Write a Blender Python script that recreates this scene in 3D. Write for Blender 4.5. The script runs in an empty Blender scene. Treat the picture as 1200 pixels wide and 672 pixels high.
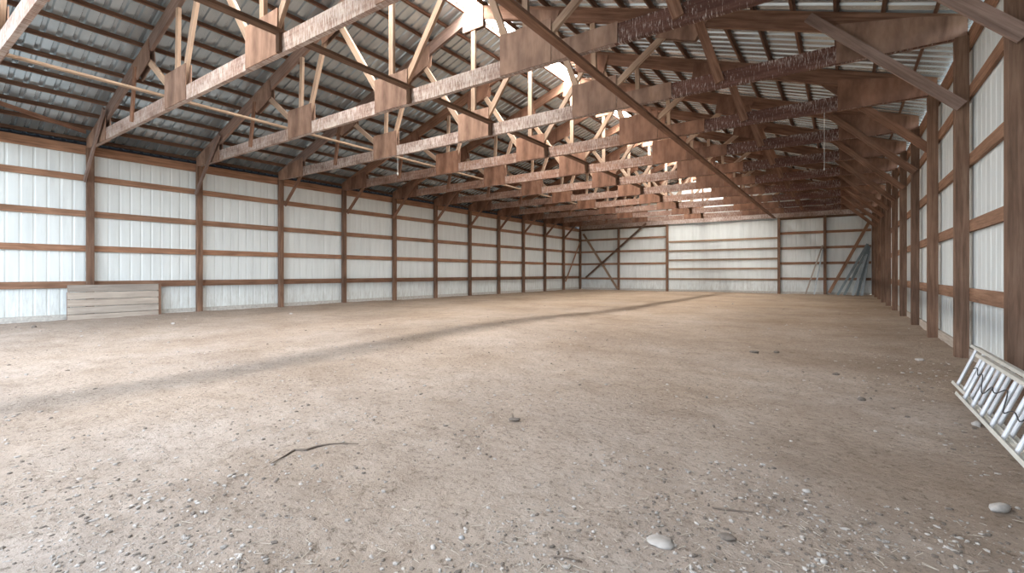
import bpy, math, random
from mathutils import Vector, Matrix, noise

random.seed(7)
scene = bpy.context.scene
COL = scene.collection

# ------------------------------------------------------------------ camera, world, light, exposure
L_SPAN = 16.685                      # clear width between the two rows of posts
SKEW = math.atan(0.55 / L_SPAN)      # the barn is a little out of square
Y0, BAY = 3.137, 2.439
HCAM = 1.17

cam_d = bpy.data.cameras.new('camera')
cam_d.sensor_width = 36.0
cam_d.lens = 36.0 * 535.9 / 1200.0
cam_d.shift_y = -(336.0 - 320.49) / 1200.0
cam_d.clip_start = 0.05
cam_d.clip_end = 200
cam = bpy.data.objects.new('camera', cam_d)
COL.objects.link(cam)
cam.location = (15.46, 0.0, HCAM)
cam.rotation_euler = (math.pi / 2, 0, 0.62630)
scene.camera = cam

scene.view_settings.view_transform = 'Standard'
scene.view_settings.look = 'None'
scene.view_settings.exposure = 0.0
scene.view_settings.gamma = 1.0
scene.view_settings.use_curve_mapping = False

SKY_STRENGTH = 8.0
RIDGE_STRENGTH = 112.0

world = bpy.data.worlds.new('daylight')
scene.world = world
world.use_nodes = True
wn = world.node_tree
wn.nodes.clear()
w_out = wn.nodes.new('ShaderNodeOutputWorld')
w_bg = wn.nodes.new('ShaderNodeBackground')
w_tc = wn.nodes.new('ShaderNodeTexCoord')
w_sep = wn.nodes.new('ShaderNodeSeparateXYZ')
w_map = wn.nodes.new('ShaderNodeMapRange')
w_ramp = wn.nodes.new('ShaderNodeValToRGB')
wn.links.new(w_tc.outputs['Generated'], w_sep.inputs[0])
wn.links.new(w_sep.outputs['Z'], w_map.inputs['Value'])
w_map.inputs['From Min'].default_value = -1
w_map.inputs['From Max'].default_value = 1
wn.links.new(w_map.outputs[0], w_ramp.inputs[0])
cr = w_ramp.color_ramp
cr.elements[0].position = 0.0
cr.elements[0].color = (0.20, 0.21, 0.19, 1)
cr.elements[1].position = 1.0
cr.elements[1].color = (0.66, 0.82, 1.0, 1)
e = cr.elements.new(0.49); e.color = (0.26, 0.27, 0.25, 1)
e = cr.elements.new(0.51); e.color = (0.80, 0.90, 1.0, 1)
wn.links.new(w_ramp.outputs[0], w_bg.inputs['Color'])
w_bg.inputs['Strength'].default_value = SKY_STRENGTH
wn.links.new(w_bg.outputs[0], w_out.inputs[0])

# the open barn front behind the camera: sky light enters here
FRONT_Y = -1.3
OPEN_X0, OPEN_X1, OPEN_Z = 0.3, 15.6, 4.25
pl = bpy.data.lights.new('front_opening_portal', 'AREA')
pl.shape = 'RECTANGLE'
pl.size = OPEN_X1 - OPEN_X0
pl.size_y = OPEN_Z
pl.cycles.is_portal = True
po = bpy.data.objects.new('front_opening_portal', pl)
COL.objects.link(po)
po.location = ((OPEN_X0 + OPEN_X1) / 2, FRONT_Y - 0.02, OPEN_Z / 2)
po.rotation_euler = (math.pi / 2, 0, 0)      # faces into the barn (+y)
pl2 = bpy.data.lights.new('front_gable_portal', 'AREA')  # portal for the unseen gable gap, left open to brighten the roof underside
pl2.shape = 'RECTANGLE'
pl2.size = 7.8
pl2.size_y = 3.0
pl2.cycles.is_portal = True
po2 = bpy.data.objects.new('front_gable_portal', pl2)
COL.objects.link(po2)
po2.location = (0.4 + 3.9, FRONT_Y - 0.02, OPEN_Z + 1.5)
po2.rotation_euler = (math.pi / 2, 0, 0)

# ------------------------------------------------------------------ helpers
ORD = ['zeroth', 'first', 'second', 'third', 'fourth', 'fifth', 'sixth', 'seventh', 'eighth', 'ninth', 'tenth',
       'eleventh', 'twelfth', 'thirteenth', 'fourteenth', 'fifteenth', 'sixteenth', 'seventeenth', 'eighteenth']


class MB:
    """collects vertices, faces and a grain coordinate, links as one mesh object"""
    def __init__(self):
        self.v, self.f, self.g = [], [], []

    def add(self, vs, fs, gs):
        o = len(self.v)
        self.v += [tuple(q) for q in vs]
        self.g += [tuple(q) for q in gs]
        self.f += [tuple(i + o for i in q) for q in fs]

    def box(self, x0, x1, y0, y1, z0, z1, axis=0):
        off = Vector((random.uniform(0, 50), random.uniform(0, 50), random.uniform(0, 50)))
        vs, gs = [], []
        for x in (x0, x1):
            for y in (y0, y1):
                for z in (z0, z1):
                    vs.append((x, y, z))
                    p = (x, y, z)
                    gs.append(Vector((p[axis], p[(axis + 1) % 3], p[(axis + 2) % 3])) + off)
        fs = [(0, 1, 3, 2), (4, 6, 7, 5), (0, 4, 5, 1), (2, 3, 7, 6), (0, 2, 6, 4), (1, 5, 7, 3)]
        self.add(vs, fs, gs)
        return self

    def beam(self, a, b, w, t, up=(0, 0, 1)):
        """bar from a to b: w measured along 'up' (made square to the bar), t sideways"""
        a, b = Vector(a), Vector(b)
        d = (b - a)
        ln = d.length
        d.normalize()
        u = Vector(up)
        u = (u - d * u.dot(d)).normalized()
        s = d.cross(u)
        off = Vector((random.uniform(0, 50), random.uniform(0, 50), random.uniform(0, 50)))
        vs, gs = [], []
        for q in (0, ln):
            for i in (-0.5, 0.5):
                for j in (-0.5, 0.5):
                    vs.append(a + d * q + u * (w * i) + s * (t * j))
                    gs.append(Vector((q, w * i, t * j)) + off)
        fs = [(0, 1, 3, 2), (4, 6, 7, 5), (0, 4, 5, 1), (2, 3, 7, 6), (0, 2, 6, 4), (1, 5, 7, 3)]
        self.add(vs, fs, gs)
        return self

    def prism(self, poly, y0, y1, gdir=(1, 0)):
        """polygon in x-z (counter-clockwise seen from -y) extruded in y"""
        off = Vector((random.uniform(0, 50), random.uniform(0, 50), random.uniform(0, 50)))
        gx, gz = gdir
        n = math.hypot(gx, gz)
        gx, gz = gx / n, gz / n
        vs, gs = [], []
        for y in (y0, y1):
            for (x, z) in poly:
                vs.append((x, y, z))
                gs.append(Vector((x * gx + z * gz, -x * gz + z * gx, y)) + off)
        m = len(poly)
        fs = [tuple(range(m)), tuple(range(2 * m - 1, m - 1, -1))]
        for i in range(m):
            j = (i + 1) % m
            fs.append((i, i + m, j + m, j))
        self.add(vs, fs, gs)
        return self

    def bar2(self, a, b, w, y0, y1):
        """flat bar in the x-z plane from a to b"""
        ax, az = a
        bx, bz = b
        dx, dz = bx - ax, bz - az
        n = math.hypot(dx, dz)
        px, pz = -dz / n * w / 2, dx / n * w / 2
        return self.prism([(ax - px, az - pz), (bx - px, bz - pz), (bx + px, bz + pz), (ax + px, az + pz)], y0, y1, (dx, dz))

    def tube(self, pts, r, n=8, cap=True):
        pts = [Vector(p) for p in pts]
        rings = []
        vs, gs, fs = [], [], []
        acc = 0
        for i, p in enumerate(pts):
            d = (pts[min(i + 1, len(pts) - 1)] - pts[max(i - 1, 0)]).normalized()
            u = Vector((0, 0, 1)) if abs(d.z) < 0.9 else Vector((1, 0, 0))
            u = (u - d * u.dot(d)).normalized()
            s = d.cross(u)
            if i:
                acc += (p - pts[i - 1]).length
            rr = r[i] if isinstance(r, (list, tuple)) else r
            for k in range(n):
                an = 2 * math.pi * k / n
                vs.append(p + u * (math.cos(an) * rr) + s * (math.sin(an) * rr))
                gs.append((acc, an * 0.01, 0))
        for i in range(len(pts) - 1):
            for k in range(n):
                k2 = (k + 1) % n
                fs.append((i * n + k, i * n + k2, (i + 1) * n + k2, (i + 1) * n + k))
        if cap:
            fs.append(tuple(range(n - 1, -1, -1)))
            fs.append(tuple(range((len(pts) - 1) * n, len(pts) * n)))
        self.add(vs, fs, gs)
        return self

    def build(self, name, mat, parent=None, smooth=False, bevel=0.0):
        me = bpy.data.meshes.new(name)
        me.from_pydata(self.v, [], self.f)
        at = me.attributes.new('grain', 'FLOAT_VECTOR', 'POINT')
        flat = [c for q in self.g for c in q]
        at.data.foreach_set('vector', flat)
        me.materials.append(mat)
        if smooth:
            me.polygons.foreach_set('use_smooth', [True] * len(me.polygons))
        me.update()
        o = bpy.data.objects.new(name, me)
        COL.objects.link(o)
        if parent is not None:
            o.parent = parent
        if bevel:
            m = o.modifiers.new('edge', 'BEVEL')
            m.width = bevel
            m.segments = 2
            m.limit_method = 'ANGLE'
        return o


def tag(o, label, cat, group=None, kind=None):
    o['label'] = label
    o['category'] = cat
    if group:
        o['group'] = group
    if kind:
        o['kind'] = kind
    return o


def structure(o):
    o['kind'] = 'structure'
    return o


def empty(name, loc=(0, 0, 0), rz=0):
    o = bpy.data.objects.new(name, None)
    o.empty_display_size = 0.2
    COL.objects.link(o)
    o.location = loc
    o.rotation_euler = (0, 0, rz)
    return o


def copy_tree(o, parent=None):
    c = o.copy()
    COL.objects.link(c)
    c.parent = parent
    for ch in list(o.children):
        copy_tree(ch, c)
    return c


# ------------------------------------------------------------------ materials
def mat_base(name):
    m = bpy.data.materials.new(name)
    m.use_nodes = True
    nt = m.node_tree
    bsdf = nt.nodes['Principled BSDF']
    return m, nt, bsdf


def N(nt, kind, **kw):
    n = nt.nodes.new(kind)
    for k, v in kw.items():
        setattr(n, k, v)
    return n


def ramp(nt, src, stops):
    r = nt.nodes.new('ShaderNodeValToRGB')
    els = r.color_ramp.elements
    els[0].position, els[0].color = stops[0][0], (*stops[0][1], 1)
    els[1].position, els[1].color = stops[-1][0], (*stops[-1][1], 1)
    for p, c in stops[1:-1]:
        el = els.new(p)
        el.color = (*c, 1)
    nt.links.new(src, r.inputs[0])
    return r.outputs['Color']


def noise_tex(nt, vec, scale, detail=4, rough=0.6, mapscale=None, dist=0.0):
    if mapscale is not None:
        mp = nt.nodes.new('ShaderNodeMapping')
        mp.inputs['Scale'].default_value = mapscale
        nt.links.new(vec, mp.inputs['Vector'])
        vec = mp.outputs[0]
    n = nt.nodes.new('ShaderNodeTexNoise')
    n.inputs['Scale'].default_value = scale
    n.inputs['Detail'].default_value = detail
    n.inputs['Roughness'].default_value = rough
    n.inputs['Distortion'].default_value = dist
    nt.links.new(vec, n.inputs['Vector'])
    return n.outputs['Fac']


def mix(nt, fac, a, b, mode='MIX'):
    m = nt.nodes.new('ShaderNodeMix')
    m.data_type = 'RGBA'
    m.blend_type = mode
    for sock, val in ((m.inputs['Factor'], fac), (m.inputs['A'], a), (m.inputs['B'], b)):
        if hasattr(val, 'is_output') or isinstance(val, bpy.types.NodeSocket):
            nt.links.new(val, sock)
        elif isinstance(val, (tuple, list)):
            sock.default_value = (*val, 1) if len(val) == 3 else val
        else:
            sock.default_value = val
    # colour sockets of the Mix node are the ones named A / B of type RGBA
    return m.outputs['Result']


def _mix(nt, fac, a, b, mode='MIX'):
    m = nt.nodes.new('ShaderNodeMix')
    m.data_type = 'RGBA'
    m.blend_type = mode
    fs = m.inputs[0]
    A, B = m.inputs[6], m.inputs[7]
    for sock, val in ((fs, fac), (A, a), (B, b)):
        if isinstance(val, bpy.types.NodeSocket):
            nt.links.new(val, sock)
        elif isinstance(val, (tuple, list)):
            sock.default_value = (*val, 1)
        else:
            sock.default_value = val
    return m.outputs[2]


mix = _mix


def wood(name, dark, base, light, streak=0.0, thr=0.62, streak_col=(0.62, 0.56, 0.52), rough=0.8, knots=0.35, across=22):
    m, nt, b = mat_base(name)
    at = N(nt, 'ShaderNodeAttribute', attribute_name='grain')
    vec = at.outputs['Vector']
    g = noise_tex(nt, vec, 1.0, 6, 0.65, (1.3, across, across), 0.4)
    col = ramp(nt, g, [(0.28, dark), (0.5, base), (0.75, light)])
    blotch = noise_tex(nt, vec, 2.2, 3, 0.6, (0.7, 1.5, 1.5))
    bl = ramp(nt, blotch, [(0.35, (0.62, 0.58, 0.56)), (0.62, (1.08, 1.05, 1.02))])
    col = mix(nt, knots, col, bl, 'MULTIPLY')
    oi = N(nt, 'ShaderNodeObjectInfo')
    tint = ramp(nt, oi.outputs['Random'], [(0.0, (0.84, 0.80, 0.78)), (0.5, (1.0, 0.98, 0.97)), (1.0, (1.12, 1.04, 0.98))])
    col = mix(nt, 1.0, col, tint, 'MULTIPLY')
    if streak > 0:
        s1 = noise_tex(nt, vec, 1.0, 4, 0.7, (58, 3.5, 8.0))
        s2 = noise_tex(nt, vec, 1.6, 2, 0.5, (0.8, 2, 2))
        mu = N(nt, 'ShaderNodeMath', operation='MULTIPLY_ADD')
        nt.links.new(s2, mu.inputs[0]); mu.inputs[1].default_value = 0.35
        nt.links.new(s1, mu.inputs[2])
        sf = ramp(nt, mu.outputs[0], [(thr, (0, 0, 0)), (thr + 0.14, (1, 1, 1))])
        mm = N(nt, 'ShaderNodeMath', operation='MULTIPLY')
        nt.links.new(sf, mm.inputs[0]); mm.inputs[1].default_value = streak
        col = mix(nt, mm.outputs[0], col, streak_col)
    nt.links.new(col, b.inputs['Base Color'])
    b.inputs['Roughness'].default_value = rough
    b.inputs['Specular IOR Level'].default_value = 0.25
    bp = N(nt, 'ShaderNodeBump')
    bp.inputs['Strength'].default_value = 0.35
    bp.inputs['Distance'].default_value = 0.01
    nt.links.new(g, bp.inputs['Height'])
    nt.links.new(bp.outputs[0], b.inputs['Normal'])
    return m


M_CHORD = wood('weathered_chord_wood', (0.155, 0.105, 0.088), (0.255, 0.185, 0.160), (0.36, 0.275, 0.245), streak=0.55, knots=0.5)
M_CHORDR = wood('reddish_chord_wood', (0.070, 0.033, 0.026), (0.125, 0.062, 0.050), (0.19, 0.105, 0.085), streak=0.8, thr=0.70, knots=0.5)
M_TOPCH = wood('rafter_wood', (0.1207, 0.0644, 0.0414), (0.2185, 0.1242, 0.0839), (0.322, 0.2012, 0.1437), knots=0.6)
M_WEB = wood('pale_web_wood', (0.25, 0.175, 0.125), (0.37, 0.275, 0.205), (0.46, 0.36, 0.28), knots=0.35)
M_GUSSET = wood('plywood', (0.175, 0.112, 0.085), (0.265, 0.178, 0.137), (0.34, 0.245, 0.195), across=5, knots=0.9)
M_POST = wood('post_wood', (0.09, 0.054, 0.036), (0.174, 0.108, 0.0756), (0.264, 0.174, 0.126), knots=0.6)
M_GIRT = wood('girt_wood', (0.154, 0.0854, 0.0532), (0.28, 0.1638, 0.1064), (0.392, 0.245, 0.168), knots=0.5)
M_PURLIN = wood('purlin_wood', (0.080, 0.043, 0.028), (0.145, 0.083, 0.056), (0.22, 0.14, 0.10), knots=0.5)
M_TAN = wood('tan_board_wood', (0.19, 0.125, 0.085), (0.30, 0.215, 0.150), (0.38, 0.29, 0.22))
M_BATTEN = wood('batten_wood', (0.30, 0.22, 0.16), (0.44, 0.34, 0.25), (0.54, 0.43, 0.33))  # pale tone carries the glare that falls on this batten
M_DARKB = wood('stained_board_wood', (0.075, 0.045, 0.030), (0.140, 0.086, 0.058), (0.21, 0.14, 0.10))
M_PLANK = wood('grey_plank_wood', (0.27, 0.245, 0.22), (0.37, 0.34, 0.305), (0.46, 0.43, 0.39))
M_CHORDB = wood('brown_chord_wood', (0.1344, 0.0762, 0.056), (0.2296, 0.14, 0.1053), (0.3248, 0.2128, 0.168), streak=0.35, thr=0.66, knots=0.5)
M_GUSSETB = wood('brown_plywood', (0.1495, 0.0805, 0.0529), (0.2357, 0.1334, 0.092), (0.3105, 0.1898, 0.138), across=5, knots=0.9)
M_GREYB = wood('grey_brown_board', (0.150, 0.105, 0.088), (0.235, 0.172, 0.148), (0.33, 0.25, 0.22), knots=0.6)


def siding_mat(name, base, stain, low):
    m, nt, b = mat_base(name)
    tc = N(nt, 'ShaderNodeTexCoord')
    vec = tc.outputs['Object']
    n1 = noise_tex(nt, vec, 1.0, 5, 0.6, (5, 5, 0.5))
    c = ramp(nt, n1, [(0.3, tuple(0.86 * q for q in base)), (0.6, base)])
    # rusty / muddy runs, stronger near the ground where mud has splashed
    n2 = noise_tex(nt, vec, 1.0, 6, 0.75, (16, 16, 2.2))
    sep = N(nt, 'ShaderNodeSeparateXYZ')
    nt.links.new(vec, sep.inputs[0])
    mr = N(nt, 'ShaderNodeMapRange')
    nt.links.new(sep.outputs['Z'], mr.inputs['Value'])
    mr.inputs['From Min'].default_value = 0.0
    mr.inputs['From Max'].default_value = 1.3
    mr.inputs['To Min'].default_value = 0.24
    mr.inputs['To Max'].default_value = 0.0
    ad = N(nt, 'ShaderNodeMath', operation='ADD')
    nt.links.new(n2, ad.inputs[0]); nt.links.new(mr.outputs[0], ad.inputs[1])
    sf = ramp(nt, ad.outputs[0], [(0.60, (0, 0, 0)), (0.86, (low, low, low))])
    c = mix(nt, sf, c, stain)
    nt.links.new(c, b.inputs['Base Color'])
    b.inputs['Roughness'].default_value = 0.45
    return m


M_SIDING = siding_mat('white_steel_siding', (0.66, 0.70, 0.70), (0.30, 0.28, 0.24), 0.5)


def roof_mat():
    m, nt, b = mat_base('galvanised_roof_steel')
    tc = N(nt, 'ShaderNodeTexCoord')
    n1 = noise_tex(nt, tc.outputs['Object'], 1.0, 4, 0.6, (0.5, 3.0, 0.5))
    c = ramp(nt, n1, [(0.3, (0.46, 0.53, 0.57)), (0.65, (0.58, 0.65, 0.69))])
    nt.links.new(c, b.inputs['Base Color'])
    b.inputs['Metallic'].default_value = 0.7
    b.inputs['Roughness'].default_value = 0.25
    return m


M_ROOF = roof_mat()


def plain(name, col, rough=0.6, metal=0.0, var=0.12, scale=8):
    m, nt, b = mat_base(name)
    tc = N(nt, 'ShaderNodeTexCoord')
    n1 = noise_tex(nt, tc.outputs['Object'], scale, 5, 0.6)
    c = ramp(nt, n1, [(0.3, tuple(q * (1 - var) for q in col)), (0.7, tuple(min(1, q * (1 + var)) for q in col))])
    nt.links.new(c, b.inputs['Base Color'])
    b.inputs['Roughness'].default_value = rough
    b.inputs['Metallic'].default_value = metal
    return m


M_FASCIA = plain('dark_blue_fascia', (0.03, 0.035, 0.045), 0.7)
M_ALU = plain('ladder_aluminium', (0.56, 0.56, 0.58), 0.42, 0.3)
M_FIBRE = plain('ladder_rail', (0.52, 0.50, 0.455), 0.5, 0.1)
M_ROPE = plain('dark_rope', (0.05, 0.05, 0.055), 0.8)
M_STEEL = plain('dull_steel_strip', (0.36, 0.40, 0.42), 0.45, 0.5)
M_STEELD = plain('dark_steel_strip', (0.16, 0.19, 0.20), 0.5, 0.4)
M_CONC = plain('concrete', (0.42, 0.40, 0.37), 0.9, 0, 0.25, 14)
M_STONE = plain('pale_stone', (0.33, 0.30, 0.275), 0.9, 0, 0.25, 30)
M_STONEG = plain('grey_stone', (0.30, 0.28, 0.27), 0.9, 0, 0.25, 30)
M_GRIT = plain('grit', (0.31, 0.28, 0.255), 0.95, 0, 0.35, 6)
M_CLOD = plain('dark_clod', (0.13, 0.105, 0.088), 0.95, 0, 0.3, 40)
M_TWIG = plain('twig_bark', (0.12, 0.09, 0.07), 0.9, 0, 0.3, 20)
M_STRAW = plain('straw', (0.40, 0.35, 0.29), 0.8, 0, 0.25, 3)
M_CORD = plain('white_cord', (0.45, 0.44, 0.42), 0.7)
M_BOLT = plain('rusty_iron', (0.10, 0.06, 0.045), 0.6, 0.4)


def skylight_mat():
    m, nt, b = mat_base('daylit_ridge_panel')
    nt.nodes.remove(b)
    out = nt.nodes['Material Output']
    em = N(nt, 'ShaderNodeEmission')
    em.inputs['Color'].default_value = (1.0, 0.965, 0.91, 1)
    em.inputs['Strength'].default_value = RIDGE_STRENGTH
    nt.links.new(em.outputs[0], out.inputs['Surface'])
    return m


M_SKY = skylight_mat()


def dirt_mat():
    m, nt, b = mat_base('packed_dirt')
    tc = N(nt, 'ShaderNodeTexCoord')
    v = tc.outputs['Object']
    big = noise_tex(nt, v, 0.45, 4, 0.55)
    c = ramp(nt, big, [(0.32, (0.275, 0.222, 0.185)), (0.5, (0.335, 0.277, 0.237)), (0.68, (0.380, 0.323, 0.285))])
    mid = noise_tex(nt, v, 3.2, 6, 0.68)
    c2 = ramp(nt, mid, [(0.30, (0.74, 0.71, 0.68)), (0.52, (1.0, 1.0, 1.0)), (0.75, (1.12, 1.12, 1.13))])
    c = mix(nt, 0.6, c, c2, 'MULTIPLY')
    fine = noise_tex(nt, v, 26.0, 6, 0.75)
    c3 = ramp(nt, fine, [(0.33, (0.36, 0.34, 0.32)), (0.46, (1.0, 1.0, 1.0)), (0.60, (1.02, 1.02, 1.02)), (0.72, (1.38, 1.38, 1.38))])
    c = mix(nt, 0.9, c, c3, 'MULTIPLY')
    crumb = noise_tex(nt, v, 9.0, 8, 0.8, None, 0.6)
    c4 = ramp(nt, crumb, [(0.33, (0.45, 0.42, 0.39)), (0.42, (1.0, 1.0, 1.0)), (0.64, (1.0, 1.0, 1.0)), (0.74, (1.25, 1.25, 1.25))])
    c = mix(nt, 0.8, c, c4, 'MULTIPLY')
    # damp brown patches along the right wall and towards the back
    sep = N(nt, 'ShaderNodeSeparateXYZ')
    nt.links.new(v, sep.inputs[0])
    mr = N(nt, 'ShaderNodeMapRange')
    nt.links.new(sep.outputs['X'], mr.inputs['Value'])
    mr.inputs['From Min'].default_value = 12.8
    mr.inputs['From Max'].default_value = 16.5
    mr.inputs['To Min'].default_value = 0.0
    mr.inputs['To Max'].default_value = 0.30
    ad = N(nt, 'ShaderNodeMath', operation='ADD')
    n4 = noise_tex(nt, v, 1.1, 6, 0.7, (1, 0.8, 1))
    nt.links.new(mr.outputs[0], ad.inputs[0]); nt.links.new(n4, ad.inputs[1])
    f = ramp(nt, ad.outputs[0], [(0.62, (0, 0, 0)), (0.92, (0.45, 0.45, 0.45))])
    c = mix(nt, f, c, (0.195, 0.142, 0.106))
    # tan tint over the far half: warm light put into the dirt colour
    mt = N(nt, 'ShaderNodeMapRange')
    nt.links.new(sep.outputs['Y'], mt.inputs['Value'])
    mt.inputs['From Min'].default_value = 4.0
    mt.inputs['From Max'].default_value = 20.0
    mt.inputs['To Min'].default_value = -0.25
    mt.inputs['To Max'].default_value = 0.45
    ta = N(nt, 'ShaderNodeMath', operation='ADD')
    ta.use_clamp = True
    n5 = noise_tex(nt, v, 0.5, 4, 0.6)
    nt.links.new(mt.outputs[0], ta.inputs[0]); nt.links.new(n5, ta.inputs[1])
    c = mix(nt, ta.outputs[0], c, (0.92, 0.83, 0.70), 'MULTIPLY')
    nt.links.new(c, b.inputs['Base Color'])
    b.inputs['Roughness'].default_value = 0.95
    b.inputs['Specular IOR Level'].default_value = 0.1
    h = noise_tex(nt, v, 18.0, 8, 0.72)
    bp = N(nt, 'ShaderNodeBump')
    bp.inputs['Strength'].default_value = 0.9
    bp.inputs['Distance'].default_value = 0.035
    nt.links.new(h, bp.inputs['Height'])
    nt.links.new(bp.outputs[0], b.inputs['Normal'])
    return m


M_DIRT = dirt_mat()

# ------------------------------------------------------------------ floor
BACK_Y = Y0 + 11 * BAY


def ground_z(x, y):
    z = 0.030 * noise.noise(Vector((x * 0.35, y * 0.35, 1.7)))
    z += 0.016 * noise.noise(Vector((x * 1.3, y * 1.3, 5.1)))
    z += 0.013 * noise.noise(Vector((x * 4.2, y * 4.2, 9.3)))
    z += 0.13 * math.exp(-((x - 9.3) / 2.3) ** 2 - ((y - 7.5) / 4.5) ** 2)      # low hump in the middle
    z += 0.009 * noise.noise(Vector((x * 11.0, y * 11.0, 2.2)))
    # banked dirt along the walls
    for d in (x + 0.1, 16.8 - x):
        if d < 0.6:
            z += 0.03 * (1 - max(d, 0) / 0.6)
    return z


def build_floor():
    xs, x = [], -1.6
    while x < 18.4:
        xs.append(x)
        x += 0.045 if x > 9 else 0.10
    ys, y = [], -6.0
    while y < 31.5:
        ys.append(y)
        y += 0.30 if y < 0.2 else (0.038 if y < 4.5 else min(0.30, 0.038 + (y - 4.5) * 0.022))
    vs = [(xx, yy, ground_z(xx, yy)) for yy in ys for xx in xs]
    nx = len(xs)
    fs = [(j * nx + i, j * nx + i + 1, (j + 1) * nx + i + 1, (j + 1) * nx + i) for j in range(len(ys) - 1) for i in range(nx - 1)]
    me = bpy.data.meshes.new('floor')
    me.from_pydata(vs, [], fs)
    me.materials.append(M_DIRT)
    me.polygons.foreach_set('use_smooth', [True] * len(me.polygons))
    o = bpy.data.objects.new('floor', me)
    COL.objects.link(o)
    structure(o)


build_floor()

# ------------------------------------------------------------------ ribbed steel
PITCH = 0.2286


def rib_profile(a0, a1, h=0.022, minor=True):
    """list of (position, height) along the sheet: a raised rib every pitch, two faint minor ones between"""
    out = []
    n = int((a1 - a0) / PITCH)
    for i in range(n + 1):
        a = a0 + i * PITCH
        out += [(a, 0), (a + 0.018, h), (a + 0.042, h), (a + 0.060, 0)]
        if minor:
            out += [(a + 0.108, 0), (a + 0.116, h * 0.22), (a + 0.124, 0), (a + 0.162, 0), (a + 0.170, h * 0.22), (a + 0.178, 0)]
    return [p for p in out if p[0] <= a1]


def ribbed(name, prof, f0, f1, mat, thick_dir, t=0.004):
    """sheet spanned between curves f0(a,h) and f1(a,h)"""
    mb = MB()
    n = len(prof)
    vs = [f0(a, h) for a, h in prof] + [f1(a, h) for a, h in prof]
    fs = [(i, i + 1, n + i + 1, n + i) for i in range(n - 1)]
    td = Vector(thick_dir) * t
    m = len(vs)
    vs2 = vs + [tuple(Vector(q) + td) for q in vs]
    fs2 = fs + [tuple(reversed([i + m for i in q])) for q in fs]
    mb.add(vs2, fs2, [(0, 0, 0)] * len(vs2))
    return mb.build(name, mat)


SLOPE, RISE0 = 0.342, 4.69           # upper edge of the rafters: z = RISE0 + SLOPE * x
MID = L_SPAN / 2
PURLIN_H = 0.095
ROOF_Z0 = RISE0 + PURLIN_H * 1.03
ROOF_Y0, ROOF_Y1 = FRONT_Y - 0.35, 30.9
RIDGE_HALF = 0.22
RIDGE_R = 0.21


def roof_z(x):
    return ROOF_Z0 + SLOPE * (x if x < MID else L_SPAN - x)


prof = [q for i in range(int((ROOF_Y1 - ROOF_Y0) / PITCH)) for q in
        ((ROOF_Y0 + i * PITCH + d, h) for d, h in ((0, 0), (0.020, 0.036), (0.072, 0.036), (0.092, 0)))]
nrm = 1 / math.hypot(1, SLOPE)
for side, (xa, xb) in (('left', (-0.62, MID - RIDGE_HALF)), ('right', (L_SPAN + 0.50, MID + RIDGE_R))):
    o = ribbed('ceiling_' + side, prof, lambda a, h: (xa, a, roof_z(xa) + h), lambda a, h: (xb, a, roof_z(xb) + h), M_ROOF, (0, 0, 1))
    structure(o)

# daylit ridge strip: translucent ribbed panels capping the gap along the ridge
mb = MB()
zc = roof_z(MID - RIDGE_HALF) + 0.04
vs = []
for y in (ROOF_Y0, ROOF_Y1):
    vs += [(MID - RIDGE_HALF - 0.04, y, zc - 0.012), (MID, y, zc + SLOPE * RIDGE_HALF), (MID + RIDGE_R + 0.04, y, roof_z(MID + RIDGE_R) + 0.028)]
mb.add(vs, [(0, 1, 4, 3), (1, 2, 5, 4)], [(0, 0, 0)] * 6)
ridge = mb.build('window_1', M_SKY)
structure(ridge)
ridge['label'] = 'long bright ridge skylight'

# ------------------------------------------------------------------ walls
WX_L = -0.185
WX_R = L_SPAN + 0.185
PLATE0, PLATE1 = 4.19, 4.42

prof = rib_profile(FRONT_Y, BACK_Y + 0.1, 0.006, False)
o = ribbed('wall_left', prof, lambda a, h: (WX_L - h, a, 0.10), lambda a, h: (WX_L - h, a, PLATE1), M_SIDING, (-1, 0, 0)); structure(o)
prof = rib_profile(FRONT_Y, BACK_Y + 0.75, 0.006, False)
o = ribbed('wall_right', prof, lambda a, h: (WX_R + h, a, 0.10), lambda a, h: (WX_R + h, a, PLATE1), M_SIDING, (1, 0, 0)); structure(o)

# back wall: built in its own frame (a little out of square), origin at the left corner post
back = Matrix.Translation((0, BACK_Y, 0)) @ Matrix.Rotation(SKEW, 4, 'Z')
BW_Y = 0.115                          # siding lies behind posts and girts
prof = rib_profile(-0.19, L_SPAN + 0.20, 0.006, False)
o = ribbed('wall_back', prof, lambda a, h: (a, BW_Y + h, 0.06), lambda a, h: (a, BW_Y + h, roof_z(min(max(a, 0), L_SPAN)) + 0.02), M_SIDING, (0, 1, 0)); structure(o)
o.matrix_world = back

# unseen front wall behind the camera, doorway and open gable shaped for the light
mb = MB()
yf = FRONT_Y


def fz(x):
    return roof_z(min(max(x, -0.2), L_SPAN + 0.2)) + 0.02


def quad_wall(x0, x1, z0, ztop):
    mb.add([(x0, yf, z0), (x1, yf, z0), (x1, yf, ztop(x1)), (x0, yf, ztop(x0)),
            (x0, yf - 0.05, z0), (x1, yf - 0.05, z0), (x1, yf - 0.05, ztop(x1)), (x0, yf - 0.05, ztop(x0))],
           [(0, 1, 2, 3), (7, 6, 5, 4), (0, 4, 5, 1), (1, 5, 6, 2), (3, 2, 6, 7), (0, 3, 7, 4)], [(0, 0, 0)] * 8)


quad_wall(WX_L, OPEN_X0, -0.1, fz)
quad_wall(OPEN_X1, WX_R, -0.1, fz)
quad_wall(MID, OPEN_X1, OPEN_Z, fz)
o = mb.build('wall_front', M_SIDING); structure(o)

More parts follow.
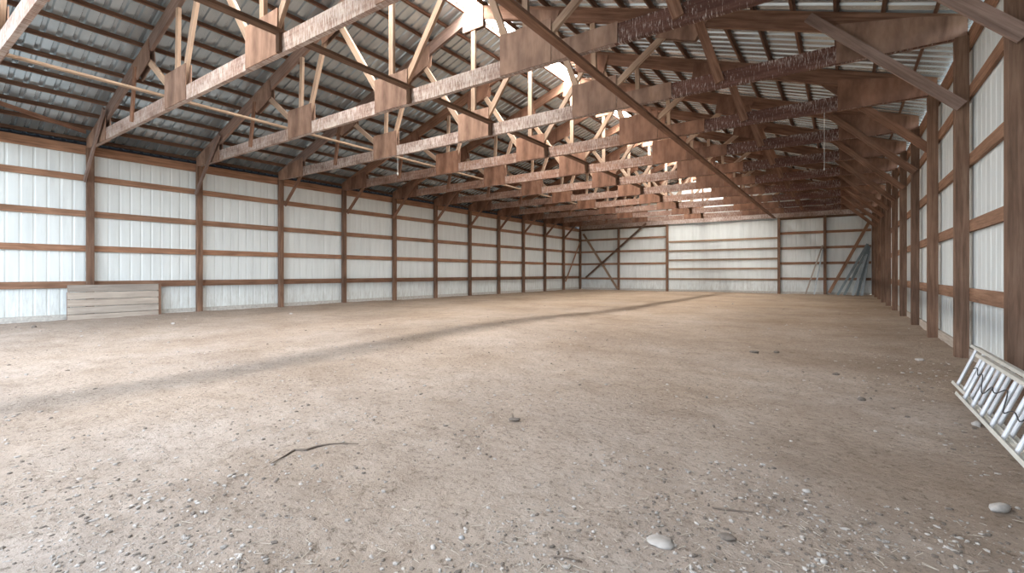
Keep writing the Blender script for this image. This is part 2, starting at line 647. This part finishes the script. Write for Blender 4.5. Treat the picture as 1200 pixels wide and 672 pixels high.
# dark closed eave on the left, low fascia outside
o = MB().box(-0.665, -0.625, ROOF_Y0, ROOF_Y1, 4.30, 4.64, 1).build('trim_1', M_FASCIA); structure(o)
o = MB().box(-0.624, WX_L - 0.03, ROOF_Y0, ROOF_Y1, 4.30, 4.32, 1).build('trim_2', M_FASCIA); structure(o)

# base boards where the siding meets the ground
o = MB().box(-0.178, -0.142, FRONT_Y, BACK_Y, -0.05, 0.15, 1).build('baseboard_left', M_CONC); structure(o)
o = MB().box(L_SPAN + 0.135, L_SPAN + 0.175, 3.0, BACK_Y + 0.5, -0.05, 0.17, 1).build('baseboard_right', M_PLANK); structure(o)
o = MB().box(0.05, L_SPAN - 0.05, 0.065, 0.105, -0.05, 0.13, 0).build('baseboard_back', M_CONC); structure(o)
o.matrix_world = back

# ------------------------------------------------------------------ posts
PW = 0.14
for k in range(0, 12):
    y = Y0 + k * BAY
    o = MB().box(-PW, 0, -PW / 2, PW / 2, -0.12, 4.35, 2).build('support_post', M_POST, bevel=0.004)
    o.location = (0, y, 0)
    if k == 0:
        lab = 'brown timber post on the left wall rising behind the grey plank panel'
    elif k == 11:
        lab = 'dark timber corner post where the left wall meets the back wall'
    else:
        lab = 'brown timber post on the left wall, %s one beyond the grey plank panel' % ORD[k]
    tag(o, lab, 'post', 'posts along the left wall')
for k in range(0, 12):
    y = Y0 + 0.55 + k * BAY
    if k == 0:
        continue
    o = MB().box(0, PW, -PW / 2, PW / 2, -0.12, 4.35, 2).build('support_post', M_POST, bevel=0.004)
    o.location = (L_SPAN, y, 0)
    if k == 1:
        lab = 'nearest brown post on the right wall, behind the middle of the ladder'
    elif k == 11:
        lab = 'corner post where the right wall meets the back wall'
    else:
        lab = 'brown timber post on the right wall, %s one beyond the ladder' % ORD[k - 1]
    tag(o, lab, 'post', 'posts along the right wall')

# ------------------------------------------------------------------ girts and plates
GZ = [0.885, 1.80, 2.685, 3.595]
names = ['lowest girt', 'second girt up', 'third girt up', 'topmost girt']
for i, z in enumerate(GZ):
    h = 0.155 if i else 0.17
    o = MB().box(-0.18, -0.141, FRONT_Y, BACK_Y + 0.08, z - h / 2, z + h / 2, 1).build('wall_girt', M_GIRT)
    tag(o, 'long brown horizontal board across the left wall, %s' % names[i], 'girt', 'girts of the left wall')
    o = MB().box(L_SPAN + 0.141, L_SPAN + 0.18, FRONT_Y, BACK_Y + 0.62, z - h / 2, z + h / 2, 1).build('wall_girt', M_GIRT)
    tag(o, 'long brown horizontal board across the right wall, %s' % names[i], 'girt', 'girts of the right wall')
o = MB().box(-0.18, -0.141, FRONT_Y, BACK_Y + 0.08, PLATE0, PLATE1, 1).build('top_plate', M_GIRT)
tag(o, 'wide brown board along the top of the left wall under the eave', 'plate')
o = MB().box(L_SPAN + 0.141, L_SPAN + 0.18, FRONT_Y, BACK_Y + 0.62, PLATE0, PLATE1, 1).build('top_plate', M_GIRT)
tag(o, 'wide brown board along the top of the right wall under the eave', 'plate')

# back wall posts, girts
BP = [2.85, 6.16, 12.48, 14.67]
blabel = ['slim timber post on the back wall between the left corner and the sliding door',
          'timber post at the left edge of the wide sliding door in the back wall',
          'timber post at the right edge of the wide sliding door in the back wall',
          'timber post on the back wall beside the leaning metal strips']
for x, lab in zip(BP, blabel):
    o = MB().box(-PW / 2, PW / 2, -0.07, 0.07, -0.12, 4.35, 2).build('support_post', M_POST, bevel=0.004)
    o.matrix_world = back @ Matrix.Translation((x, 0, 0))
    tag(o, lab, 'post', 'posts of the back wall')
for (xa, xb, side, zs) in ((0.0, BP[1] + 0.05, 'left', (0.80, 1.83, 2.70, 3.56)), (BP[2] - 0.05, L_SPAN, 'right', (0.86, 1.74, 2.60, 3.46))):
    for i, z in enumerate(zs):
        o = MB().box(xa, xb, 0.072, 0.110, z - 0.07, z + 0.07, 0).build('wall_girt', M_GIRT)
        o.matrix_world = back
        tag(o, 'brown horizontal board on the back wall %s of the sliding door, %s' % (side, names[i]), 'girt', 'girts of the back wall')
for (xa, xb, side) in ((0.0, BP[1] + 0.05, 'left'), (BP[2] - 0.05, L_SPAN, 'right')):
    o = MB().box(xa, xb, 0.072, 0.110, 4.24, 4.46, 0).build('top_plate', M_DARKB)
    o.matrix_world = back
    tag(o, 'dark board at the top of the back wall %s of the sliding door' % side, 'plate', 'plates of the back wall')

# big sliding door in the back wall: own ribbed leaf with six rails
prof = rib_profile(BP[1] + 0.08, BP[2] - 0.08, 0.006, False)
o = ribbed('door_1', prof, lambda a, h: (a, 0.100 + h * 0.6, 0.10), lambda a, h: (a, 0.100 + h * 0.6, 4.26), M_SIDING, (0, 1, 0))
structure(o)
o.matrix_world = back
for z in (0.80, 1.45, 2.02, 2.62, 3.22):
    MB().box(BP[1] + 0.08, BP[2] - 0.08, 0.060, 0.097, z - 0.055, z + 0.055, 0).build('rail', M_TAN, o)
MB().box(BP[1] + 0.08, BP[2] - 0.08, 0.055, 0.097, 4.27, 4.33, 0).build('track', M_STEEL, o)

# ------------------------------------------------------------------ trusses
CH0, CH1 = 4.35, 4.62                 # bottom chord
LOW = 4.387                           # lower edge of rafters at x = 0


def tl(x):
    return LOW + SLOPE * x


def tu(x):
    return RISE0 + SLOPE * x


CY = 0.038                            # half thickness of chords
GY = 0.016                            # plywood thickness


def mir(poly):
    return [(L_SPAN - x, z) for (x, z) in reversed(poly)]


def make_truss():
    root = empty('roof_truss')
    MB().box(-0.06, 12.9, -CY, CY, CH0, CH1, 0).build('bottom_chord', M_CHORD, root)
    MB().box(12.902, L_SPAN + 0.06, -CY, CY, CH0, CH1, 0).build('bottom_chord', M_CHORDR, root)
    rp = [(-0.14, tl(-0.14)), (MID, tl(MID)), (MID, tu(MID)), (-0.14, tu(-0.14))]
    MB().prism(rp, -CY + 0.005, CY - 0.005, (1, SLOPE)).build('top_chord', M_GREYB, root)
    MB().prism(mir(rp), -CY + 0.005, CY - 0.005, (1, -SLOPE)).build('top_chord', M_TOPCH, root)
    gus = [
        ([(-0.13, CH0 - 0.01), (1.30, CH0 - 0.01), (1.30, tl(1.30) + 0.10), (0.4, tl(0.4) + 0.24), (-0.13, tl(-0.13) + 0.27)], 'gusset_plate'),
        ([(3.33, 5.27), (4.02, 5.52), (3.95, tu(3.95) - 0.08), (3.06, tu(3.06) - 0.08)], 'gusset_plate'),
        ([(4.78, CH0 + 0.01), (5.72, CH0 + 0.01), (5.72, 5.02), (4.78, 5.02)], 'gusset_plate'),
        ([(6.14, 6.22), (6.90, 6.48), (6.96, tu(6.96) - 0.08), (6.02, tu(6.02) - 0.08)], 'gusset_plate'),
    ]
    for poly, nm in gus:
        for pp in (poly, mir(poly)):
            for s in (-1, 1):
                y0, y1 = (-CY - GY, -CY - 0.001) if s < 0 else (CY + 0.001, CY + GY)
                MB().prism(pp, y0, y1, (0, 1)).build(nm, M_GUSSET, root)
    for s in (-1, 1):
        y0, y1 = (-CY - GY, -CY - 0.001) if s < 0 else (CY + 0.001, CY + GY)
        MB().prism([(7.90, CH0 + 0.01), (8.82, CH0 + 0.01), (8.82, 5.02), (7.90, 5.02)], y0, y1, (0, 1)).build('gusset_plate', M_GUSSET, root)
        MB().prism([(8.04, 6.95), (8.66, 6.95), (8.66, tu(8.04) - 0.03), (MID, tu(MID) - 0.06), (8.04, tu(8.04) - 0.03)], y0, y1, (0, 1)).build('gusset_plate', M_GUSSET, root)
    # plywood splice on the bottom chord right of the last gusset
    MB().prism([(11.92, CH0 + 0.005), (12.95, CH0 + 0.005), (12.95, CH1 + 0.02), (11.92, CH1 + 0.02)], -CY - GY, -CY - 0.001, (0, 1)).build('splice_plate', M_GUSSET, root)
    WY = 0.030
    MB().bar2((MID, CH1 + 0.004), (MID, tl(MID) - 0.004), 0.12, -WY, WY).build('king_post', M_WEB, root)
    webs = [((5.23, CH1 + 0.01), (5.29, tl(5.29) - 0.01), 0.10), ((5.52, CH1 + 0.05), (6.22, tl(6.22) - 0.06), 0.115),
            ((6.66, tl(6.66) - 0.08), (8.02, CH1 + 0.08), 0.125), ((3.86, tl(3.86) - 0.16), (5.02, CH1 + 0.06), 0.115)]
    for a, b, w in webs:
        MB().bar2(a, b, w, -WY, WY).build('web', M_WEB, root)
        MB().bar2((L_SPAN - b[0], b[1]), (L_SPAN - a[0], a[1]), w, -WY, WY).build('web', M_WEB, root)
    # short hangers lapped over the front of the bottom chord
    MB().bar2((3.03, 4.44), (3.26, tl(3.26) + 0.06), 0.13, -CY - 0.040, -CY - 0.002).build('hanger', M_TOPCH, root)
    MB().bar2((L_SPAN - 3.26, tl(3.26) + 0.06), (L_SPAN - 2.92, 4.44), 0.15, -CY - 0.040, -CY - 0.002).build('hanger', M_TOPCH, root)
    # dark upright block on the chord front, below the long centre board
    MB().box(8.835, 8.925, -CY - 0.045, -CY - 0.001, CH0 + 0.005, CH1 + 0.02, 2).build('dark_block', M_DARKB, root)
    return root


tr = make_truss()
brown = {'top_chord': M_TOPCH, 'bottom_chord': M_CHORDB, 'gusset_plate': M_GUSSETB, 'splice_plate': M_GUSSETB}
brown_mesh = {}
for i, k in enumerate(range(-1, 11)):
    t = tr if i == 0 else copy_tree(tr)
    y = 0.85 if k == -1 else Y0 + k * BAY
    t.location = (0, y, 0)
    t.rotation_euler = (0, 0, SKEW)
    if k >= 3:                       # the farther trusses take the browner wood and plywood materials
        for ch in t.children:
            nm = ch.name.split('.')[0]
            if nm in brown and ch.data.materials[0] is not brown[nm]:
                if (nm, ch.data.name) not in brown_mesh:
                    me = ch.data.copy()
                    if me.materials[0] in (M_CHORD, M_GUSSET, M_GREYB):
                        me.materials[0] = brown[nm]
                    brown_mesh[(nm, ch.data.name)] = me
                ch.data = brown_mesh[(nm, ch.data.name)]
    if k == -1:
        lab = 'nearest timber roof truss, cut off by the top left corner of the photo'
    elif k == 0:
        lab = 'timber roof truss above the grey plank panel, second from the camera'
    else:
        lab = 'timber roof truss with plywood gussets, %s from the camera' % ORD[k + 2]
    tag(t, lab, 'truss', 'row of roof trusses')

# gable rafters against the back wall
gb = empty('gable_truss')
gb.matrix_world = back
MB().box(0, L_SPAN, -0.06, 0.06, 4.36, 4.62, 0).build('bottom_chord', M_CHORD, gb)
rp = [(-0.14, tl(-0.14)), (MID, tl(MID)), (MID, tu(MID)), (-0.14, tu(-0.14))]
MB().prism(rp, -0.046, 0.05, (1, SLOPE)).build('top_chord', M_TOPCH, gb)
MB().prism(mir(rp), -0.05, 0.05, (1, -SLOPE)).build('top_chord', M_TOPCH, gb)
for x in (2.85, 6.16, MID, 10.5, 12.48, 14.67):
    MB().box(x - 0.05, x + 0.05, -0.04, 0.04, 4.63, tl(min(x, L_SPAN - x)) - 0.005, 2).build('stud', M_TOPCH, gb)
tag(gb, 'timber gable truss lying against the top of the back wall', 'truss')

# ------------------------------------------------------------------ knee braces
for k in range(0, 11):
    y = Y0 + k * BAY
    front = k not in (2, 3)
    yo = -0.115 if front else 0.115
    a = (-0.02, y + yo, 3.50)
    b = (1.48, y + yo + 1.48 * math.tan(SKEW), 5.02)
    if not front:
        b = (1.25, y + yo + 1.25 * math.tan(SKEW), 4.66)
    o = MB().beam(a, b, 0.12, 0.04).build('knee_brace', M_GREYB if k < 2 else M_TOPCH)
    tag(o, 'slanted knee brace from left wall post up to truss, %s from the plank panel' % ORD[k + 1], 'brace', 'knee braces on the left')
for k in range(1, 11):
    y = Y0 + 0.55 + k * BAY
    front = k != 3
    yo = -0.115 if front else 0.115
    a = (L_SPAN + 0.06, y + yo, 3.40)
    if k == 1:
        a = (L_SPAN + 0.10, y + yo, 3.30)
    b = (L_SPAN - 1.66, y + yo - 1.66 * math.tan(SKEW), 5.12)
    o = MB().beam(a, b, 0.14, 0.04).build('knee_brace', M_GREYB if k in (1, 2) else M_TOPCH)
    tag(o, 'slanted knee brace from right wall post up to truss, %s from the camera' % ORD[k], 'brace', 'knee braces on the right')

# ------------------------------------------------------------------ purlins
sl = math.atan(SLOPE)
for side in (0, 1):
    for i in range(16):
        xx = -0.38 + 0.562 * i
        if xx > MID - (RIDGE_HALF if side == 0 else RIDGE_R) + 0.02:
            continue
        cx = xx if side == 0 else L_SPAN - xx
        zc = RISE0 + SLOPE * xx + PURLIN_H / 2 + 0.001
        mbp = MB()
        s = 1 if side == 0 else -1
        mbp.beam((0, ROOF_Y0 + 0.05, 0), (0, ROOF_Y1 - 0.05, 0), PURLIN_H * 0.95, 0.045, (-math.sin(sl) * s, 0, math.cos(sl)))
        o = mbp.build('roof_purlin', M_PURLIN)
        o.location = (cx, 0, zc)
        tag(o, 'long brown purlin under the roof steel, %s up from the %s eave' % (ORD[i + 1], 'left' if side == 0 else 'right'),
            'purlin', 'purlins of the %s roof slope' % ('left' if side == 0 else 'right'))

# ------------------------------------------------------------------ long boards tying the trusses together
o = MB().box(4.64, 4.73, 1.02, 27.9, CH1 + 0.005, CH1 + 0.045, 1).build('lateral_brace', M_BATTEN)
tag(o, 'thin pale batten lying on the bottom chords on the left side', 'brace')
o = MB().box(8.80, 8.945, -0.5, 28.1, CH1 + 0.005, CH1 + 0.055, 1).build('lateral_brace', M_DARKB)
tag(o, 'dark brown board running along the middle of the truss chords', 'brace')
o = MB().box(12.24, 12.38, 1.3, 29.9, CH0 - 0.065, CH0 - 0.015, 1).build('lateral_brace', M_TOPCH)
tag(o, 'long brown board hung under the bottom chords on the right side', 'brace')
o = MB().beam((0.31, 2.98, 4.66), (1.04, 0.82, 4.90), 0.09, 0.035).build('diagonal_brace', M_TOPCH)
tag(o, 'slanted board under the left roof edge at the far left of the photo', 'brace')

# diagonal braces of the back corners
def wb(a, b, w, t, yy, mat, name, lab):
    o = MB().beam((a[0], yy, a[1]), (b[0], yy, b[1]), w, t).build(name, mat)
    o.matrix_world = back
    tag(o, lab, 'brace')


wb((0.22, 4.02), (2.80, 0.10), 0.15, 0.04, -0.095, M_TAN, 'diagonal_brace', 'tan plank slanting down from the left corner across the back wall')
wb((4.80, 4.50), (0.42, 0.86), 0.12, 0.035, -0.135, M_DARKB, 'diagonal_brace', 'thin dark strip slanting down towards the left corner on the back wall')  # upper half a board, the grey lower half carried on in one strip
wb((16.58, 3.85), (14.86, 0.10), 0.15, 0.04, -0.095, M_GIRT, 'diagonal_brace', 'reddish plank slanting from the right corner down to the back wall post')
o = MB().beam((0.022, 29.75, 3.40), (0.022, 27.62, 0.60), 0.10, 0.04).build('diagonal_brace', M_GIRT)
tag(o, 'slanting brace board in the last bay of the left wall', 'brace')

# ------------------------------------------------------------------ plank panel on the left wall
pp = empty('plank_panel', (0.0, 2.70, 0))
for i in range(5):
    MB().box(0.004, 0.042 + 0.006 * (i % 2), 0, 1.84, -0.03 + i * 0.184, -0.03 + (i + 1) * 0.184 - 0.013, 1).build('plank', M_PLANK, pp)
MB().box(-0.08, 0.046, 1.845, 1.90, -0.05, 0.89, 2).build('edge_board', M_POST, pp)
MB().box(-0.06, -0.002, 0.0, 0.05, -0.05, 0.70, 2).build('stop_board', M_POST, pp)
tag(pp, 'weathered grey panel of wide planks standing low against the left wall', 'panel')

# ------------------------------------------------------------------ extension ladder lying on its side
lad = empty('extension_ladder', (16.34, 6.54, 0))
PHI = math.atan2(0.14, 0.38)          # lean towards the wall
wdir = Vector((math.sin(PHI), 0, math.cos(PHI)))
ndir = Vector((math.cos(PHI), 0, -math.sin(PHI)))


def section(off, y_far, y_near, width, z0, first):
    base = ndir * off + Vector((0, 0, z0))
    for q in (0.0, width):
        c = base + wdir * q
        mb = MB()
        # C channel rail: web plus two flanges
        mb.beam(c + Vector((0, y_far, 0)), c + Vector((0, y_near, 0)), 0.008, 0.066, wdir)
        for s in (-1, 1):
            mb.beam(c + ndir * (0.030 * s) + wdir * (0.010 if q == 0 else -0.010) + Vector((0, y_far, 0)),
                    c + ndir * (0.030 * s) + wdir * (0.010 if q == 0 else -0.010) + Vector((0, y_near, 0)), 0.026, 0.006, wdir)
        mb.build('rail', M_FIBRE, lad)
    y = y_far - first
    while y > y_near + 0.1:
        MB().tube([base + wdir * 0.0 + Vector((0, y, 0)), base + wdir * width + Vector((0, y, 0))], 0.015, 12).build('rung', M_ALU, lad, smooth=False)
        y -= 0.305


section(0.070, 0.0, -4.9, 0.43, 0.048, 0.10)
section(0.0, -0.64, -5.3, 0.41, 0.035, 0.20)
pts = []
for i in range(60):
    q = i / 59
    yy = -0.78 - 2.2 * q
    h = 0.25 + 0.045 * math.sin(q * 19) + 0.035 * math.sin(q * 43 + 1) - 0.06 * q
    pts.append(wdir * h + ndir * (-0.026 + 0.006 * math.sin(q * 31)) + Vector((0, yy, 0.04)))
MB().tube(pts, 0.0042, 6).build('rope', M_ROPE, lad, smooth=True)
tag(lad, 'aluminium extension ladder lying on its side against the right wall posts', 'ladder')

# ------------------------------------------------------------------ steel strips leaning in the right corner
strips = [(16.55, 2.72, 15.22, -0.60, 'dark', 'dark steel strip leaning in the right corner, leftmost of the bundle'),
          (16.60, 2.62, 15.50, -0.66, 'dark', 'dark steel strip leaning in the right corner, second from left in the bundle'),
          (16.60, 2.55, 15.86, -0.72, 'bright', 'bright steel strip leaning in the right corner, middle of the bundle'),
          (16.62, 2.60, 16.06, -0.66, 'dark', 'dark steel strip leaning in the right corner, second from right in the bundle'),
          (16.62, 2.35, 16.24, -0.60, 'bright', 'grey steel strip leaning in the right corner, rightmost of the bundle')]
for (xt, zt, xb, yb, kind, lab) in strips:
    a, b = Vector((xb, yb, 0.01)), Vector((xt - 0.03, -0.13, zt))
    mb = MB()
    mb.beam(a, b, 0.005, 0.11, (0, -1, 0.2))
    d = (b - a).normalized()
    s = d.cross(Vector((0, -1, 0.2)).normalized()).normalized()
    mb.beam(a + s * 0.055 + Vector((0, -0.02, 0)), b + s * 0.055 + Vector((0, -0.02, 0)), 0.045, 0.005, (0, -1, 0.2))
    o = mb.build('metal_strip', M_STEEL if kind == 'bright' else M_STEELD)
    o.matrix_world = back
    tag(o, lab, 'metal strip', 'strips leaning in the right corner')
for (xt, zt, xb, lab) in ((14.56, 2.72, 13.78, 'thin pale lath leaning on the back wall left of the post, longer one'),
                          (14.57, 2.45, 14.18, 'thin grey strip leaning on the back wall post, right of the pale lath')):
    o = MB().beam((xb, -0.42, 0.01), (xt, -0.09, zt), 0.02, 0.07, (0, -1, 0.2)).build('lath', M_PLANK if xb < 14 else M_STEEL)
    o.matrix_world = back
    tag(o, lab, 'lath')

# ------------------------------------------------------------------ hanging cords
def pix(u, v, y_plane):
    t = (u - 600) / 535.9
    c, s = math.cos(0.62630), math.sin(0.62630)
    X = y_plane * (t * c - s) / (c + t * s)
    d = -X * s + y_plane * c
    return Vector((X + 15.46, y_plane, HCAM + (320.49 - v) * d / 535.9))


p = pix(466, 128, Y0 + 2 * BAY + 0.2)
q = pix(466, 203, Y0 + 2 * BAY + 0.2)
r = empty('hanging_cord', (p.x, p.y, q.z))
MB().tube([(0, 0, 0), (0, 0, 4.35 - q.z)], 0.006, 6).build('cord', M_CORD, r)
MB().tube([(0, 0, -0.06), (0, 0, -0.02), (0, 0, 0.02)], [0.012, 0.028, 0.010], 8).build('pull_knob', M_CORD, r)
tag(r, 'pale cord with a small knob hanging from a truss at the left', 'cord')
p = pix(966, 140, Y0 + 3 * BAY + 0.5)
q = pix(966, 198, Y0 + 3 * BAY + 0.5)
r = empty('hanging_cord', (p.x, p.y, q.z))
MB().tube([(0, 0, 0), (0, 0, 4.35 - q.z)], 0.005, 6).build('cord', M_CORD, r)
MB().tube([(0, 0, -0.03), (0, 0, 0.0), (0, 0, 0.02)], [0.006, 0.012, 0.006], 8).build('pull_knob', M_CORD, r)
tag(r, 'thin pale cord hanging from a truss near the right wall', 'cord')

# ------------------------------------------------------------------ stones, clods and litter on the floor
def rock_mesh(mb, c, sx, sy, sz, rz, seed, segs=(7, 5)):
    n, m = segs
    cs, sn = math.cos(rz), math.sin(rz)
    vs, fs = [], []
    for j in range(m + 1):
        th = math.pi * j / m
        for i in range(n):
            ph = 2 * math.pi * i / n
            d = Vector((math.sin(th) * math.cos(ph), math.sin(th) * math.sin(ph), math.cos(th)))
            k = 1 + 0.35 * noise.noise(d * 1.3 + Vector((seed, seed * 0.7, 0)))
            x, y, z = d.x * sx * k, d.y * sy * k, d.z * sz * k
            vs.append((c[0] + x * cs - y * sn, c[1] + x * sn + y * cs, c[2] + z))
    for j in range(m):
        for i in range(n):
            i2 = (i + 1) % n
            fs.append((j * n + i, (j + 1) * n + i, (j + 1) * n + i2, j * n + i2))
    mb.add(vs, fs, [(0, 0, 0)] * len(vs))


def floor_pt(u, v):
    c, s = math.cos(0.62630), math.sin(0.62630)
    d = 535.9 * HCAM / (v - 320.49)
    lat = (u - 600) / 535.9 * d
    return lat * c - d * s + 15.46, lat * s + d * c


big = [(775, 635, 0.060, 0.045, 0.014, 0.3, M_GRIT, 'flat_stone', 'flat round grey stone lying on the dirt in the foreground'),
       (1172, 594, 0.060, 0.028, 0.024, 0.9, M_STONE, 'stone', 'smooth oblong pale stone near the bottom right corner'),
       (1144, 497, 0.030, 0.025, 0.024, 0.1, M_STONE, 'stone', 'small white stone beside the lower rail of the ladder'),
       (1078, 424, 0.05, 0.04, 0.022, 0.7, M_STONE, 'stone', 'pale stone on the dirt in front of the right wall post'),
       (40, 383, 0.05, 0.04, 0.035, 0.2, M_CLOD, 'clod', 'dark lump of dirt below the bright left wall panel'),
       (203, 380, 0.05, 0.04, 0.03, 0.2, M_STONE, 'stone', 'pale stone on the dirt just right of the plank panel'),
       (341, 369, 0.05, 0.035, 0.025, 0.8, M_STONE, 'stone', 'pale stone near the third post of the left wall'),
       (508, 645, 0.013, 0.011, 0.009, 0.1, M_STONE, 'stone', 'small white stone in the foreground left of centre'),
       (541, 633, 0.014, 0.011, 0.009, 0.5, M_STONEG, 'stone', 'small grey stone in the foreground near the white one'),
       (884, 413, 0.06, 0.045, 0.022, 0.4, M_CLOD, 'clod', 'dark clod of dirt on the middle of the floor at right'),
       (910, 413, 0.05, 0.035, 0.018, 1.4, M_CLOD, 'clod', 'dark clod of dirt right of the middle clod'),
       (1010, 467, 0.035, 0.03, 0.018, 0.9, M_CLOD, 'clod', 'dark crumbly clod on the brown dirt left of the ladder'),
       (980, 438, 0.04, 0.03, 0.016, 0.9, M_CLOD, 'clod', 'dark clod on the floor between the ladder and the centre'),
       (945, 575, 0.020, 0.014, 0.012, 0.3, M_STONE, 'stone', 'small pale stone on the right foreground dirt'),
       (852, 628, 0.035, 0.03, 0.010, 0.3, M_CLOD, 'clod', 'flat dark patch of crumbled dirt in the right foreground'),
       (966, 659, 0.014, 0.011, 0.012, 0.3, M_STONE, 'stone', 'tiny white stone at the bottom edge of the photo'),
       ]
for i, (u, v, sx, sy, sz, rz, mt, nm, lab) in enumerate(big):
    x, y = floor_pt(u, v)
    mb = MB()
    rock_mesh(mb, (0, 0, 0), sx, sy, sz, rz, i * 3.1, (14, 9))
    o = mb.build(nm, mt, smooth=True)
    o.location = (x, y, ground_z(x, y) + sz * 0.45)
    tag(o, lab, 'stone' if mt in (M_STONE, M_STONEG, M_GRIT) else 'clod')

# dark chip of wood with a little upright splinter
x, y = floor_pt(603, 498)
r = empty('wood_chip', (x, y, ground_z(x, y) + 0.01))
mb = MB(); rock_mesh(mb, (0, 0, 0.006), 0.045, 0.022, 0.012, 0.5, 4.4, (12, 8)); mb.build('chip', M_CLOD, r, smooth=True)
MB().tube([(-0.015, 0.0, 0.0), (-0.017, 0.0, 0.045)], [0.006, 0.003], 6).build('splinter', M_TWIG, r)
tag(r, 'dark chip of wood with an upright splinter in the middle of the floor', 'wood chip')


def twig(pix_pts, rad, lab, nm='twig'):
    pts = []
    for (u, v) in pix_pts:
        x, y = floor_pt(u, v)
        pts.append(Vector((x, y, ground_z(x, y) + rad * 0.7)))
    n = len(pts)
    fine = []
    for i in range(n - 1):
        for q in range(4):
            t = q / 4
            fine.append(pts[i].lerp(pts[i + 1], t))
    fine.append(pts[-1])
    rr = [rad * (1 - 0.6 * abs(2 * i / (len(fine) - 1) - 0.8)) for i in range(len(fine))]
    o = MB().tube(fine, rr, 6).build(nm, M_TWIG, smooth=True)
    tag(o, lab, 'twig')


twig([(318, 548), (334, 540), (345, 533), (358, 533), (372, 528), (386, 526), (402, 525), (420, 525)], 0.008, 'dark curved twig half buried in the left foreground dirt')
twig([(835, 595), (850, 597), (866, 599), (884, 602)], 0.006, 'short straight dark twig in the right foreground')
twig([(645, 654), (660, 656), (682, 658)], 0.005, 'thin dark twig at the bottom centre of the photo')

# uncountable gravel and straw
rng = random.Random(21)
mbg, mbd, mbs = MB(), MB(), MB()
cnt = 0
while cnt < 7000:
    # spread with distance from the camera so that the near floor is gritty
    u = rng.uniform(-30, 1230)
    v = 352 + (700 - 352) * (rng.random() ** 0.8)
    x, y = floor_pt(u, v)
    if not (0.1 < x < 16.6 and 0.2 < y < 29.5):
        continue
    patch = noise.noise(Vector((x * 0.9, y * 0.9, 3.3))) + 0.5 * noise.noise(Vector((x * 2.7, y * 2.7, 7.3)))
    if rng.random() > 0.35 + 0.9 * patch:
        continue
    dist = math.hypot(x - 15.46, y)
    s = (0.0022 + 0.0065 * rng.random() ** 4) * (1 + 0.16 * dist)
    tgt = mbg if rng.random() < 0.62 else mbd
    rock_mesh(tgt, (x, y, ground_z(x, y) + s * 0.1), s * rng.uniform(0.9, 1.7), s, s * rng.uniform(0.45, 0.8), rng.uniform(0, 6.3), rng.uniform(0, 90), (5, 3))
    cnt += 1
o = mbg.build('gravel', M_GRIT); tag(o, 'scattered pale grit and pebbles over the whole dirt floor', 'gravel', kind='stuff')
o = mbd.build('dirt_crumbs', M_CLOD); tag(o, 'scattered dark crumbs of soil over the whole dirt floor', 'soil crumbs', kind='stuff')
cnt = 0
while cnt < 520:
    u = rng.uniform(-30, 1230)
    v = 420 + (700 - 420) * (rng.random() ** 0.7)
    x, y = floor_pt(u, v)
    if not (0.1 < x < 16.6 and 0.2 < y < 29.5):
        continue
    if rng.random() > 0.3 + 0.8 * noise.noise(Vector((x * 0.8, y * 0.8, 11.3))):
        continue
    dist = math.hypot(x - 15.46, y)
    a = rng.uniform(0, 6.3)
    ln = rng.uniform(0.015, 0.06)
    z = ground_z(x, y) + 0.004
    x2, y2 = x + math.cos(a) * ln, y + math.sin(a) * ln
    mbs.beam((x, y, z), (x2, y2, ground_z(x2, y2) + 0.005), 0.0011 * (1 + 0.1 * dist), 0.0015 * (1 + 0.1 * dist))
    cnt += 1
o = mbs.build('straw_litter', M_STRAW); tag(o, 'loose bits of straw scattered over the near dirt floor', 'straw', kind='stuff')
